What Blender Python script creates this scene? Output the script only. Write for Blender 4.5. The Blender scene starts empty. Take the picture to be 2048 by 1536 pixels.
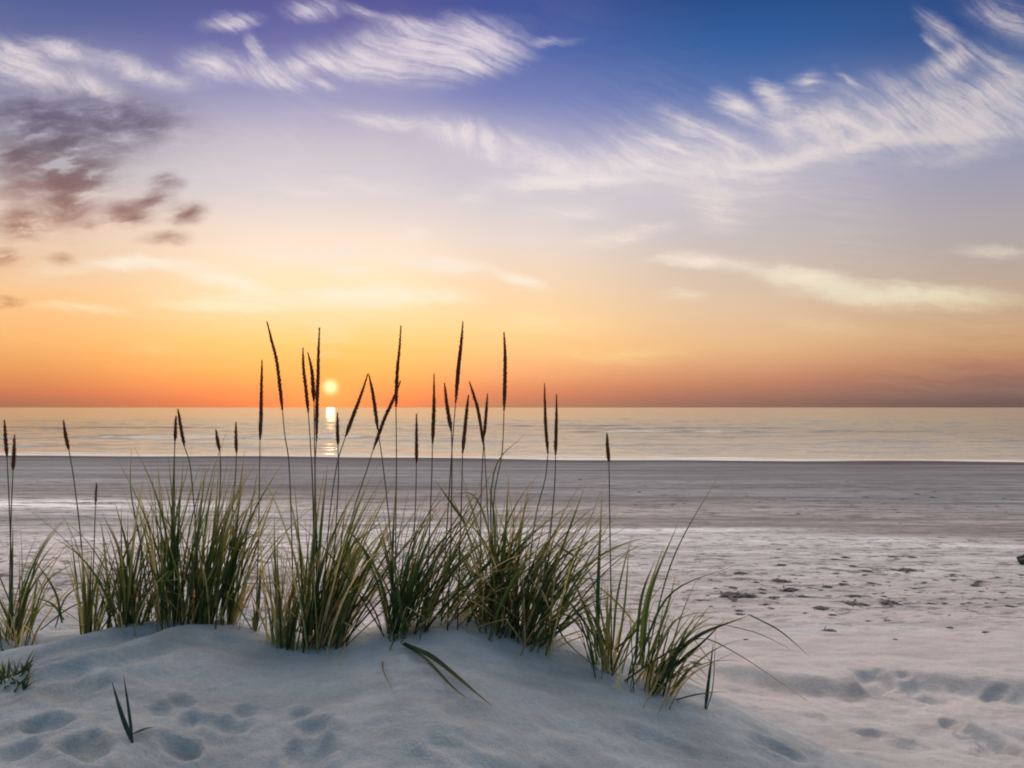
import bpy, math, random
import numpy as np
from mathutils import Vector

# ------------------------------------------------------------------ constants
F = 1773.0            # focal length in photograph pixels (2048 wide)
HZ = 815.0            # horizon row in the photograph
CAM_Z = 2.30          # eye height above the sea
SUN_AZ = math.degrees(math.atan((661 - 1024) / F))
SUN_EL = 1.30
scene = bpy.context.scene
col = scene.collection
rng = random.Random(7)

# ------------------------------------------------------------------ camera
cam_d = bpy.data.cameras.new("camera")
cam = bpy.data.objects.new("camera", cam_d)
col.objects.link(cam)
cam.location = (0, 0, CAM_Z)
cam.rotation_euler = (math.radians(90), 0, 0)
cam_d.sensor_width = 36.0
cam_d.lens = F / 2048 * 36.0
cam_d.shift_y = (HZ - 768.0) / 2048
cam_d.clip_start = 0.05
cam_d.clip_end = 200000
cam_d.dof.use_dof = True
cam_d.dof.focus_distance = 3.4
cam_d.dof.aperture_fstop = 13
scene.camera = cam

# ------------------------------------------------------------------ exposure
scene.view_settings.view_transform = 'Standard'
scene.view_settings.look = 'None'
scene.view_settings.exposure = 0.0
scene.view_settings.gamma = 1.0
scene.cycles.filter_width = 1.9
scene.cycles.max_bounces = 6
scene.cycles.transparent_max_bounces = 4


def lin(r, g, b):
    def f(c):
        c = c / 255.0
        return c / 12.92 if c <= 0.04045 else ((c + 0.055) / 1.055) ** 2.4
    return (f(r), f(g), f(b), 1.0)


# ------------------------------------------------------------------ node helper
class NT:
    def __init__(self, tree):
        self.t = tree
        self.n = tree.nodes
        self.l = tree.links

    def new(self, typ, **kw):
        nd = self.n.new(typ)
        for k, v in kw.items():
            setattr(nd, k, v)
        return nd

    def put(self, sock, v):
        if isinstance(v, bpy.types.NodeSocket):
            self.l.new(v, sock)
        elif v is not None:
            sock.default_value = v

    def math(self, op, a, b=None, c=None, clamp=False):
        nd = self.new('ShaderNodeMath', operation=op, use_clamp=clamp)
        for i, v in enumerate((a, b, c)):
            if v is not None:
                self.put(nd.inputs[i], v)
        return nd.outputs[0]

    def vmath(self, op, a, b=None, scale=None, out=0):
        nd = self.new('ShaderNodeVectorMath', operation=op)
        self.put(nd.inputs[0], a)
        if b is not None:
            self.put(nd.inputs[1], b)
        if scale is not None:
            self.put(nd.inputs['Scale'], scale)
        return nd.outputs[out]

    def maprange(self, v, a, b, c=0.0, d=1.0, interp='SMOOTHSTEP'):
        nd = self.new('ShaderNodeMapRange', interpolation_type=interp)
        self.put(nd.inputs[0], v)
        for i, q in enumerate((a, b, c, d)):
            nd.inputs[i + 1].default_value = q
        return nd.outputs[0]

    def mix(self, fac, a, b, blend='MIX'):
        nd = self.new('ShaderNodeMix', data_type='RGBA', blend_type=blend)
        self.put(nd.inputs[0], fac)
        self.put(nd.inputs[6], a)
        self.put(nd.inputs[7], b)
        return nd.outputs[2]

    def ramp(self, fac, stops, interp='LINEAR'):
        nd = self.new('ShaderNodeValToRGB')
        cr = nd.color_ramp
        cr.interpolation = interp
        stops = sorted(stops, key=lambda s: s[0])
        while len(cr.elements) < len(stops):
            cr.elements.new(0.5)
        for e, s in zip(cr.elements, stops):
            e.position = s[0]
            e.color = s[1]
        self.put(nd.inputs[0], fac)
        return nd.outputs[0]

    def mapping(self, vec, loc=(0, 0, 0), rot=0.0, scale=(1, 1, 1), typ='POINT'):
        nd = self.new('ShaderNodeMapping', vector_type=typ)
        self.put(nd.inputs[0], vec)
        nd.inputs[1].default_value = loc
        nd.inputs[2].default_value = (0, 0, rot)
        nd.inputs[3].default_value = scale
        return nd.outputs[0]

    def noise(self, vec, scale, detail=4.0, rough=0.5, dist=0.0, color=False):
        nd = self.new('ShaderNodeTexNoise')
        if vec is not None:
            self.put(nd.inputs['Vector'], vec)
        nd.inputs['Scale'].default_value = scale
        nd.inputs['Detail'].default_value = detail
        nd.inputs['Roughness'].default_value = rough
        nd.inputs['Distortion'].default_value = dist
        return nd.outputs[1 if color else 0]


# ------------------------------------------------------------------ world: dusk sky with cirrus
def build_world():
    w = bpy.data.worlds.new("World")
    scene.world = w
    w.use_nodes = True
    w.node_tree.nodes.clear()
    T = NT(w.node_tree)
    d = T.new('ShaderNodeTexCoord').outputs['Generated']
    sep = T.new('ShaderNodeSeparateXYZ')
    T.put(sep.inputs[0], d)
    x, y, z = sep.outputs
    el = T.math('MULTIPLY', T.math('ARCSINE', z), 1 / math.radians(90))      # 0..1
    az = T.math('MULTIPLY', T.math('ARCTAN2', x, y), 180 / math.pi)

    def pos(py):                    # a row of the photograph as elevation
        return math.degrees(math.atan((HZ - py) / F)) / 90.0

    def column(rows, top):
        st = [(0.0, lin(*rows[0][1]))]
        for py, c in rows:
            st.append((max(0.0005, pos(py)), lin(*c)))
        for e, c in top:
            st.append((e, c))
        return T.ramp(el, st)

    TOP = [(0.34, (0.20, 0.27, 0.55, 1)), (0.40, (4.3, 3.5, 3.1, 1)), (0.55, (4.3, 3.55, 3.15, 1)), (0.72, (0.50, 0.50, 0.56, 1)), (1.0, (0.30, 0.35, 0.42, 1))]  # includes an added bright band, unseen above the view, to light the beach
    left = column([(808, (150, 106, 88)), (790, (188, 112, 90)), (768, (206, 130, 90)), (735, (224, 156, 98)),
                   (690, (242, 180, 116)), (620, (244, 192, 138)), (550, (230, 195, 164)), (480, (226, 198, 180)),
                   (400, (188, 182, 190)), (300, (154, 150, 176)), (200, (108, 112, 160)), (100, (76, 92, 150)),
                   (0, (44, 84, 126))], TOP)
    mid = column([(808, (206, 104, 82)), (782, (230, 128, 88)), (740, (246, 170, 98)), (690, (250, 197, 122)),
                  (640, (251, 215, 164)), (580, (252, 226, 186)), (520, (248, 228, 206)), (460, (236, 220, 210)),
                  (400, (216, 208, 212)), (300, (192, 186, 202)), (200, (146, 146, 190)), (100, (98, 100, 164)),
                  (0, (78, 78, 146))], TOP)
    cen = column([(809, (152, 114, 98)), (795, (182, 116, 98)), (778, (198, 126, 100)), (755, (222, 154, 114)),
                  (700, (247, 192, 132)), (655, (249, 207, 148)), (590, (243, 210, 172)), (540, (238, 212, 188)),
                  (480, (228, 214, 206)), (400, (210, 203, 210)), (300, (172, 170, 200)), (200, (118, 128, 184)),
                  (100, (72, 96, 166)), (0, (54, 76, 150))], TOP)
    rgt = column([(809, (132, 104, 94)), (790, (156, 112, 100)), (765, (186, 128, 104)), (730, (212, 158, 122)),
                  (690, (226, 182, 138)), (620, (222, 190, 162)), (540, (206, 188, 176)), (480, (196, 186, 186)),
                  (400, (184, 178, 190)), (300, (140, 146, 186)), (200, (74, 106, 170)), (100, (36, 90, 154)),
                  (0, (12, 64, 128))], TOP)
    far = column([(809, (104, 88, 86)), (790, (120, 98, 98)), (757, (150, 106, 98)), (733, (176, 124, 102)),
                  (705, (194, 150, 114)), (675, (200, 160, 128)), (620, (190, 162, 142)), (540, (178, 164, 160)),
                  (480, (170, 162, 168)), (400, (156, 154, 176)), (300, (104, 126, 170)), (130, (42, 74, 136)),
                  (0, (20, 58, 118))], TOP)
    back = T.ramp(el, [(0, (0.11, 0.15, 0.21, 1)), (0.12, (0.08, 0.27, 0.44, 1)), (0.3, (0.09, 0.32, 0.52, 1)),
                       (0.55, (0.18, 0.29, 0.42, 1)), (1.0, (0.30, 0.35, 0.42, 1))])
    c = T.mix(T.maprange(az, -30, -13), left, mid)
    c = T.mix(T.maprange(az, -9, 0), c, cen)
    c = T.mix(T.maprange(az, 0, 15), c, rgt)
    c = T.mix(T.maprange(az, 13, 30), c, far)
    aab = T.math('ABSOLUTE', az)
    c = T.mix(T.maprange(aab, 48, 105), c, back)

    # physical dusk sky, a faint layer under the graded air
    sky = T.new('ShaderNodeTexSky')
    sky.sky_type = 'NISHITA'
    sky.sun_disc = False
    sky.sun_elevation = math.radians(SUN_EL)
    sky.sun_rotation = math.radians(SUN_AZ)
    c = T.mix(0.015, c, sky.outputs[0])

    # ---- clouds live in the tangent plane of the sky in front (x/y, z/y)
    ys = T.math('MAXIMUM', y, 0.05)
    comb = T.new('ShaderNodeCombineXYZ')
    T.put(comb.inputs[0], T.math('DIVIDE', x, ys))
    T.put(comb.inputs[1], T.math('DIVIDE', z, ys))
    uv = comb.outputs[0]
    nz = T.noise(uv, 7.0, 3.0, 0.55, color=True)
    nz = T.vmath('SUBTRACT', nz, (0.5, 0.5, 0.5))
    wob = T.vmath('ADD', uv, T.vmath('SCALE', nz, scale=0.030))
    nz2 = T.noise(T.mapping(uv, rot=math.radians(20), scale=(1, 2.2, 1)), 24.0, 4.0, 0.6, color=True)
    nz2 = T.vmath('SUBTRACT', nz2, (0.5, 0.5, 0.5))
    wob = T.vmath('ADD', wob, T.vmath('SCALE', nz2, scale=0.016))

    def blobs(lst, vec, WF=2.1):
        acc = None
        for (x0, y0, x1, y1, wd, a) in lst:
            u0, v0 = (x0 - 1024) / F, (HZ - y0) / F
            u1, v1 = (x1 - 1024) / F, (HZ - y1) / F
            L = math.hypot(u1 - u0, v1 - v0)
            ang = math.atan2(v1 - v0, u1 - u0)
            m = T.mapping(vec, ((u0 + u1) / 2, (v0 + v1) / 2, 0), ang,
                          (L * 0.5 + wd * 1.3 / F, wd * WF / F, 1), 'TEXTURE')
            g = T.new('ShaderNodeTexGradient', gradient_type='QUADRATIC_SPHERE')
            T.put(g.inputs[0], m)
            acc = T.math('MULTIPLY_ADD', g.outputs[1], a, acc if acc is not None else 0.0)
        return acc

    white = [
        # upper middle feather
        (700, 105, 1055, 88, 48, 1.5), (560, 125, 840, 120, 34, 0.9), (850, 55, 1050, 110, 36, 0.7),
        (360, 112, 480, 140, 26, 0.8), (430, 110, 640, 175, 24, 0.8), (492, 60, 520, 125, 11, 0.8),
        (520, 135, 700, 122, 14, 0.7), (385, 48, 535, 28, 13, 1.1), (560, 8, 690, 14, 18, 0.8),
        (680, 12, 785, 42, 10, 0.6), (740, 40, 900, 50, 16, 0.5), (1040, 85, 1180, 74, 8, 0.4),
        # upper left streaks
        (-60, 85, 110, 148, 30, 1.1), (50, 128, 310, 208, 16, 0.9), (30, 76, 220, 130, 14, 0.9),
        (160, 112, 410, 172, 15, 1.0), (-40, 150, 200, 175, 22, 0.4),
        # middle streak
        (660, 222, 880, 262, 13, 0.8), (780, 242, 1060, 304, 22, 1.0), (940, 280, 1210, 356, 26, 1.0), (820, 270, 1100, 345, 30, 0.35),
        # long band
        (930, 368, 1250, 356, 16, 0.9), (1060, 335, 1450, 345, 30, 0.7), (1300, 345, 1680, 305, 26, 0.8),
        (1550, 310, 1900, 265, 22, 0.8), (1760, 262, 2120, 245, 34, 0.9), (1600, 262, 2100, 225, 62, 0.75),
        (1120, 290, 1500, 315, 40, 0.45),
        # fingers
        (1310, 215, 1440, 268, 16, 1.0), (1390, 245, 1540, 325, 18, 0.9), (1425, 180, 1520, 236, 17, 1.2),
        (1480, 212, 1660, 295, 20, 0.9), (1508, 165, 1585, 228, 17, 1.3), (1550, 205, 1720, 280, 22, 0.9),
        (1570, 168, 1650, 158, 13, 0.7), (1662, 136, 1740, 195, 7, 0.6), (1730, 150, 1860, 215, 16, 0.35),
        (1600, 190, 1760, 240, 34, 0.3),
        # upper right wisps
        (1840, 155, 1975, 95, 24, 0.9), (1830, 15, 1945, 100, 16, 0.8), (1930, 0, 2090, 75, 26, 0.7),
        (1820, 205, 2080, 185, 34, 0.6), (1950, 110, 2090, 190, 26, 0.6),
        (1240, 300, 1330, 345, 9, 0.7), (1290, 262, 1400, 318, 10, 0.6), (1640, 225, 1760, 275, 12, 0.7), (1700, 205, 1850, 262, 12, 0.7),
        (1780, 190, 1920, 245, 12, 0.6), (1840, 60, 1900, 110, 8, 0.6), (1885, 120, 1950, 96, 12, 0.7), (1930, 100, 2060, 170, 14, 0.5),
        (1500, 316, 1720, 298, 9, 1.0), (1000, 372, 1180, 366, 9, 1.0), (1640, 296, 1830, 272, 9, 0.9),
        (880, 125, 1000, 135, 14, 0.8), (600, 150, 690, 190, 9, 0.6), (520, 145, 620, 185, 9, 0.6),
        # under the band
        (1370, 400, 1500, 430, 36, 0.55), (1110, 500, 1400, 440, 13, 0.5), (1020, 432, 1240, 414, 12, 0.45),
        (1780, 340, 2060, 290, 14, 0.35), (480, 370, 760, 378, 16, 0.3), (1300, 380, 1700, 350, 50, 0.35),
        # low bright streaks
        (1250, 524, 1560, 530, 13, 1.0), (1450, 530, 1760, 578, 17, 0.9), (1540, 580, 2100, 606, 19, 1.3),
        (1880, 505, 2090, 512, 11, 0.8), (450, 506, 800, 514, 15, 1.0), (720, 510, 1030, 550, 15, 1.1),
        (970, 543, 1110, 588, 10, 0.9), (130, 518, 420, 535, 12, 1.1), (320, 533, 590, 596, 16, 1.2),
        (480, 590, 990, 600, 18, 1.3), (250, 600, 690, 614, 12, 1.1), (620, 540, 770, 546, 10, 0.7),
        (780, 478, 860, 468, 12, 1.0), (1030, 708, 1470, 704, 13, 0.6), (0, 545, 260, 522, 11, 0.6),
        (570, 640, 760, 645, 10, 0.9), (610, 676, 725, 676, 8, 0.9), (615, 702, 705, 702, 8, 0.9),
        (880, 640, 1280, 655, 16, 0.35), (20, 612, 300, 616, 10, 0.6), (1300, 590, 1420, 594, 9, 0.6),
        (860, 420, 1000, 380, 14, 0.3), (1180, 470, 1330, 452, 10, 0.5), (200, 690, 420, 694, 9, 0.3),
        (1500, 640, 1800, 655, 14, 0.3), (560, 380, 900, 372, 20, 0.35),
    ]
    dark = [
        (-80, 300, 330, 290, 62, 0.38), (-60, 225, 430, 232, 40, 0.40), (-40, 400, 260, 400, 40, 0.32),
        (-30, 232, 160, 222, 26, 0.75), (100, 212, 380, 225, 22, 0.5), (140, 250, 430, 250, 28, 0.4),
        (-30, 318, 95, 312, 16, 1.0), (-30, 290, 240, 285, 40, 0.5), (50, 352, 225, 350, 22, 1.1),
        (90, 412, 180, 372, 30, 1.1), (-20, 378, 90, 372, 20, 0.45), (300, 372, 375, 364, 13, 0.9),
        (245, 408, 365, 396, 12, 1.0), (215, 437, 325, 436, 11, 1.0), (325, 440, 430, 422, 13, 1.15),
        (-30, 454, 100, 450, 14, 1.25), (265, 482, 400, 478, 9, 0.6), (-30, 510, 45, 510, 11, 1.1),
        (85, 518, 165, 515, 8, 0.55), (-30, 602, 65, 600, 8, 0.9), (140, 445, 230, 440, 8, 0.5), (-20, 345, 260, 340, 20, 0.5), (200, 425, 300, 415, 14, 0.6), (-30, 425, 120, 430, 10, 0.5),
    ]
    sheets = [(150, 330, 1150, 330, 90, 0.6), (850, 420, 1850, 350, 80, 0.75), (1250, 285, 2150, 235, 90, 0.7),
              (-80, 130, 420, 165, 50, 0.4), (450, 120, 1050, 110, 60, 0.35), (700, 260, 1250, 350, 60, 0.5),
              (1100, 330, 1700, 320, 60, 0.5)]
    S = T.math('MINIMUM', blobs(sheets, wob, 2.0), 1.0)
    S = T.math('MULTIPLY', S, T.maprange(T.noise(wob, 9.0, 5.0, 0.6), 0.30, 0.65, 0.35, 0.85, 'LINEAR'))
    S = T.math('MULTIPLY', S, T.maprange(y, 0.05, 0.3))
    c = T.mix(S, c, T.mix(T.maprange(az, 5, 32), lin(218, 208, 214), lin(180, 176, 194)))
    low = [(450, 506, 800, 514, 11, 1.2), (720, 510, 1030, 550, 11, 1.3), (970, 543, 1110, 588, 8, 0.9),
           (150, 520, 420, 535, 9, 1.2), (320, 533, 590, 596, 12, 1.3), (480, 592, 990, 600, 14, 1.7),
           (280, 604, 690, 614, 9, 1.1), (1270, 524, 1540, 530, 9, 0.9), (1450, 532, 1760, 580, 11, 0.8),
           (1540, 584, 2100, 606, 12, 1.4), (590, 660, 740, 662, 7, 0.9), (610, 680, 725, 680, 6, 0.9), (785, 480, 850, 470, 10, 0.9),
           (930, 368, 1420, 354, 9, 0.9), (1380, 345, 1720, 304, 9, 0.9), (1660, 300, 2080, 258, 11, 0.8), (620, 540, 770, 546, 7, 0.7)]
    LOW = T.math('MULTIPLY', blobs(low, wob, 2.2), T.maprange(T.noise(wob, 22.0, 4.0, 0.6), 0.3, 0.6, 0.55, 1.1, 'LINEAR'))
    W = blobs(white, wob)
    Dk = blobs(dark, wob, 2.6)
    # fibres: combed down to the right high up, almost level low down
    bend = T.vmath('SUBTRACT', T.noise(uv, 3.2, 2.0, 0.5, color=True), (0.5, 0.5, 0.5))
    wfb = T.vmath('ADD', wob, T.vmath('SCALE', bend, scale=0.22))
    fa = T.noise(T.mapping(wfb, rot=math.radians(-27), scale=(1.0, 0.11, 1), typ='TEXTURE'), 11.0, 7.0, 0.68)
    fb = T.noise(T.mapping(wob, rot=math.radians(-5), scale=(1.0, 0.09, 1), typ='TEXTURE'), 8.0, 7.0, 0.66)
    lowm = T.maprange(el, pos(430), pos(280))
    fib = T.math('MULTIPLY_ADD', T.math('SUBTRACT', fa, fb), lowm, fb)
    lump = T.noise(uv, 16.0, 4.0, 0.6)
    f1 = T.math('POWER', T.maprange(fib, 0.36, 0.66, 0.0, 1.0, 'LINEAR'), 1.3)
    f2 = T.maprange(lump, 0.34, 0.62, 0.45, 1.25, 'LINEAR')
    gain = T.math('MULTIPLY', T.math('MULTIPLY_ADD', f1, 1.35, 0.32), f2)
    W = T.math('MULTIPLY', W, gain)
    veil = T.math('MULTIPLY', T.math('MULTIPLY', f1, T.maprange(T.noise(uv, 3.0, 2.0), 0.44, 0.66)), T.maprange(el, pos(330), pos(120), 0.12, 0.02))
    W = T.math('ADD', T.math('ADD', W, veil), LOW)
    W = T.math('SUBTRACT', 1.0, T.math('EXPONENT', T.math('MULTIPLY', W, -1.75)))
    W = T.math('MULTIPLY', W, 0.97)
    front = T.maprange(y, 0.05, 0.3)
    above = T.maprange(el, 0.0, 0.02)
    W = T.math('MULTIPLY', T.math('MULTIPLY', W, front), above)
    cl = T.ramp(el, [(0.0, lin(250, 185, 130)), (pos(690), lin(255, 226, 156)), (pos(600), lin(255, 244, 216)),
                     (pos(500), lin(252, 232, 218)), (pos(350), lin(240, 228, 226)), (pos(200), lin(236, 224, 224)),
                     (pos(0), lin(222, 210, 226))])
    sidew = T.maprange(az, 5, 32, 1.0, 0.80)
    cl = T.mix(1.0, cl, sidew, 'MULTIPLY')
    c = T.mix(W, c, cl)
    fib2 = T.noise(T.mapping(wob, rot=math.radians(6), scale=(1.0, 0.30, 1), typ='TEXTURE'), 16.0, 5.0, 0.62)
    Dk = T.math('MULTIPLY', Dk, T.maprange(fib2, 0.36, 0.62, 0.10, 1.7, 'LINEAR'))
    Dk = T.math('SUBTRACT', 1.0, T.math('EXPONENT', T.math('MULTIPLY', Dk, -1.7)))
    Dk = T.math('MULTIPLY', Dk, front)
    dc = T.ramp(el, [(pos(620), lin(190, 120, 90)), (pos(500), lin(150, 98, 88)), (pos(430), lin(136, 98, 96)),
                     (pos(340), lin(92, 80, 96)), (pos(200), lin(104, 96, 130))])
    c = T.mix(T.math('MULTIPLY', Dk, 0.94), c, dc)

    # ---- the sun's disc and its glow
    se, sa = math.radians(SUN_EL), math.radians(SUN_AZ)
    sd = (math.sin(sa) * math.cos(se), math.cos(sa) * math.cos(se), math.sin(se))
    dist = T.vmath('DISTANCE', d, sd, out=1)                      # ~ angle in radians
    g1 = T.math('EXPONENT', T.math('MULTIPLY', dist, -1 / math.radians(1.1)))
    g2 = T.math('EXPONENT', T.math('MULTIPLY', dist, -1 / math.radians(3.6)))
    c = T.mix(T.math('MULTIPLY', g2, 0.36), c, lin(255, 196, 108))
    c = T.mix(T.math('MULTIPLY', g1, 0.95), c, (1.35, 0.50, 0.10, 1))
    disc = T.math('POWER', T.maprange(dist, math.radians(0.02), math.radians(0.80), 1.0, 0.0), 1.5)
    c = T.mix(disc, c, (1.55, 1.25, 0.60, 1))
    bg = T.new('ShaderNodeBackground')
    T.put(bg.inputs[0], c)
    bg.inputs[1].default_value = 1.0
    out = T.new('ShaderNodeOutputWorld')
    T.l.new(bg.outputs[0], out.inputs[0])
    w.cycles.sampling_method = 'MANUAL'
    w.cycles.sample_map_resolution = 512


build_world()

# ------------------------------------------------------------------ the sun lamp (same direction as the disc)
sun_d = bpy.data.lights.new("sun", 'SUN')
sun = bpy.data.objects.new("sun", sun_d)
col.objects.link(sun)
sun_d.energy = 0.01
sun_d.angle = math.radians(0.5)
sun_d.color = (1.0, 0.56, 0.26)
_se, _sa = math.radians(SUN_EL), math.radians(SUN_AZ)
_dir = Vector((math.sin(_sa) * math.cos(_se), math.cos(_sa) * math.cos(_se), math.sin(_se)))
sun.rotation_euler = _dir.to_track_quat('Z', 'Y').to_euler()


# ------------------------------------------------------------------ numpy noise
def _hash(ix, iy, seed):
    n = (ix.astype(np.int64) * 374761393 + iy.astype(np.int64) * 668265263 + seed * 974634541) & 0xFFFFFFFF
    n = ((n ^ (n >> 13)) * 1274126177) & 0xFFFFFFFF
    n = n ^ (n >> 16)
    return (n & 0xFFFF) / 65535.0


def vnoise(x, y, seed=0):
    ix, iy = np.floor(x), np.floor(y)
    fx, fy = x - ix, y - iy
    fx = fx * fx * fx * (fx * (fx * 6 - 15) + 10)
    fy = fy * fy * fy * (fy * (fy * 6 - 15) + 10)
    a, b = _hash(ix, iy, seed), _hash(ix + 1, iy, seed)
    c, d = _hash(ix, iy + 1, seed), _hash(ix + 1, iy + 1, seed)
    return (a + (b - a) * fx) * (1 - fy) + (c + (d - c) * fx) * fy - 0.5


def fbm(x, y, seed=0, oct=4, gain=0.5):
    s, a, t = 0.0, 1.0, 0.0
    for o in range(oct):
        s = s + a * vnoise(x * 2 ** o + 17.3 * o, y * 2 ** o - 9.1 * o, seed + o)
        t += a
        a *= gain
    return s / t


def sstep(v, a, b):
    t = np.clip((v - a) / (b - a), 0, 1)
    return t * t * (3 - 2 * t)


# ------------------------------------------------------------------ terrain
D0 = 3.3
CREST = [(-900, 1330), (-300, 1300), (0, 1288), (120, 1280), (200, 1272), (300, 1262), (380, 1252), (470, 1256),
         (560, 1282), (640, 1284), (720, 1272), (790, 1250), (860, 1236), (930, 1234), (1000, 1254), (1080, 1272),
         (1150, 1288), (1250, 1326), (1350, 1360), (1450, 1408), (1540, 1452), (1650, 1505), (1800, 1565),
         (2000, 1600), (3000, 1660)]
CX = np.array([(p[0] - 1024) / F * D0 for p in CREST])
CZ = np.array([CAM_Z - (p[1] - HZ) / F * D0 for p in CREST])
_gx = np.linspace(CX[0], CX[-1], 800)
_gz = np.interp(_gx, CX, CZ)
_k = np.ones(21) / 21
_gz = np.convolve(np.pad(_gz, 10, mode='edge'), _k, mode='valid')


def h_base(x, y):
    x = np.asarray(x, float)
    y = np.asarray(y, float)
    yc = D0 + 0.10 * np.sin(x * 1.9 + 0.6) + 0.03 * np.sin(x * 5.0)
    c = np.interp(x, _gx, _gz) + (yc - D0) * -0.24
    d = y - yc
    fr = 0.25 * (np.sqrt(d * d + 0.22 ** 2) - 0.22)
    bk = 0.50 * (np.sqrt(d * d + 0.25 ** 2) - 0.25)
    dune = c - np.where(d < 0, fr, bk)
    sh = np.clip(0.125 * x, -6, 6) * sstep(y, 8, 30)
    yy = y + sh + sstep(y, 25, 34) * (0.5 * np.sin(x * 0.21 + 0.5) + 0.25 * np.sin(x * 0.63))
    beach = np.interp(yy, [-60, 3, 5, 12, 20, 33, 37.2, 38.4, 39.8, 41.5, 60, 200, 1000, 90000],
                      [0.9, 0.80, 0.79, 0.66, 0.48, 0.24, 0.10, 0.06, 0.0, -0.08, -1.0, -5, -12, -300])
    beach = beach + 0.10 * fbm(x * 0.22, yy * 0.5, 41, 3) * sstep(y, 6, 12) * (1 - sstep(yy, 30, 37))
    # little scarp facing the camera on the right
    led = 5.30 - 0.26 * np.clip(x - 1.1, -1, 6) + 0.10 * np.sin(x * 2.3 + 1.0) + 0.06 * np.sin(x * 6.1)
    on = sstep(x, 0.9, 1.5)
    beach = beach - 0.085 * on * (1 - sstep(y, led - 0.16, led)) * (1 - 0.6 * sstep(-(y), -4.6, -3.4))
    led2 = 4.45 - 0.22 * (x - 1.9)
    beach = beach + 0.030 * sstep(x, 1.9, 2.3) * (sstep(y, led2 - 0.16, led2) - sstep(y, led2, led2 + 0.5))
    k = 0.09 + 0.14 * sstep(x, 0.5, 1.2)
    hh = np.clip(0.5 + 0.5 * (dune - beach) / k, 0, 1)
    return beach + (dune - beach) * hh + k * hh * (1 - hh)


def hit(px, py, fn=None):
    fn = fn or h_base
    D = np.concatenate([np.arange(1.4, 8, 0.004), np.arange(8, 45, 0.03)])
    x = (px - 1024) / F * D
    zr = CAM_Z - (py - HZ) / F * D
    below = zr < fn(x, D)
    i = int(np.argmax(below)) if below.any() else len(D) - 1
    return float(x[i]), float(D[i])


# footprints and scoops: px, py, half width px, half height px, depth m
PRINTS = [(79, 1446, 36, 13, .022), (164, 1506, 52, 24, .040), (328, 1417, 26, 7, .014), (362, 1402, 30, 9, .016),
          (383, 1446, 24, 9, .018), (359, 1502, 50, 18, .030), (455, 1458, 40, 13, .022), (489, 1426, 20, 7, .014),
          (598, 1436, 20, 9, .016), (634, 1456, 30, 14, .024), (34, 1508, 38, 14, .022), (615, 1508, 44, 18, .024),
          (455, 1278, 34, 6, .014), (150, 1378, 60, 16, .022), (90, 1330, 60, 10, .02), (1747, 1356, 42, 17, .050),
          (1867, 1409, 30, 11, .025), (1899, 1450, 22, 10, .030), (1758, 1473, 32, 10, .028), (2012, 1504, 34, 20, .040),
          (1984, 1397, 30, 7, .018), (1933, 1477, 22, 8, .02), (1560, 1500, 40, 12, .022), (1330, 1490, 60, 12, .014), (900, 1500, 60, 14, .012),
          (1620, 1440, 40, 8, .014), (1830, 1500, 50, 8, .016)]
PR = []
for (px, py, hw, hh, dep) in PRINTS:
    x0, y0 = hit(px, py)
    xe, _ = hit(px + hw, py)
    _, ya = hit(px, py - hh)
    _, yb = hit(px, py + hh)
    PR.append((x0, y0, max(0.03, abs(xe - x0)), min(0.22, max(0.035, abs(ya - yb) / 2)), dep, rng.uniform(-0.5, 0.5)))


def h_full(x, y):
    x = np.asarray(x, float)
    y = np.asarray(y, float)
    h = h_base(x, y)
    near = (1 - sstep(y, 7, 14)) * (1 - sstep(np.abs(x), 5, 9)) * sstep(y, -2, 0)
    low = 1 - sstep(y, 2.55, 3.05)                      # trampled foot of the dune
    rt = sstep(x, 0.7, 1.3) * (1 - sstep(y, 4.8, 5.6))
    h = h + near * 0.055 * fbm(x * 1.7, y * 2.2, 3, 3) * (0.5 + low) * (1 - 0.6 * rt)
    h = h + near * fbm(x * 6.5, y * 7.5, 11, 3) * (0.016 + 0.020 * low + 0.016 * rt)
    h = h + near * fbm(x * 22, y * 24, 23, 2) * (0.0040 + 0.009 * low + 0.005 * rt)
    # small wind ripples wandering over the dune face
    du = sstep(h, 0.85, 1.0) * near
    wr = np.sin((y * 0.93 - x * 0.36 + 0.16 * fbm(x * 1.8, y * 1.8, 15, 3)) * 62)
    h = h + du * 0.0042 * wr * np.clip(0.4 + 2.6 * fbm(x * 1.4, y * 1.9, 19, 2), 0, 1.3)
    # wind ripples across the flat on the right and the dune's left shoulder
    rip = np.sin((y * 0.51 + x * 0.86 + 0.10 * fbm(x * 2.2, y * 2.2, 5, 3)) * 46)
    h = h + near * rt * 0.009 * rip * (0.5 + fbm(x * 3, y * 3, 9, 2))
    rl = (1 - sstep(x, -1.3, -0.9)) * sstep(y, 2.7, 2.9)
    h = h + near * rl * 0.020 * np.sin((y * 1.0 - x * 0.55 + 0.3 * fbm(x * 2, y * 2, 6, 2)) * 22)
    for (x0, y0, rx, ry, dep, rot) in PR:
        m = (np.abs(x - x0) < 3.2 * rx) & (np.abs(y - y0) < 3.2 * max(ry, rx * .6))
        if not m.any():
            continue
        ca, sa = math.cos(rot * .4), math.sin(rot * .4)
        dx, dy = (x[m] - x0), (y[m] - y0)
        q = np.sqrt(((dx * ca + dy * sa) / rx) ** 2 + ((dy * ca - dx * sa) / ry) ** 2)
        q = q * (1 + 1.0 * fbm(x[m] * 9, y[m] * 9, 77, 2))
        dep = dep * 1.15
        h[m] = h[m] - dep * np.exp(-(q ** 3.6)) + 0.33 * dep * np.exp(-((q - 1.35) / 0.32) ** 2)
    return h


def hz(x, y):
    return float(h_full(np.array([float(x)]), np.array([float(y)]))[0])


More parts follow.
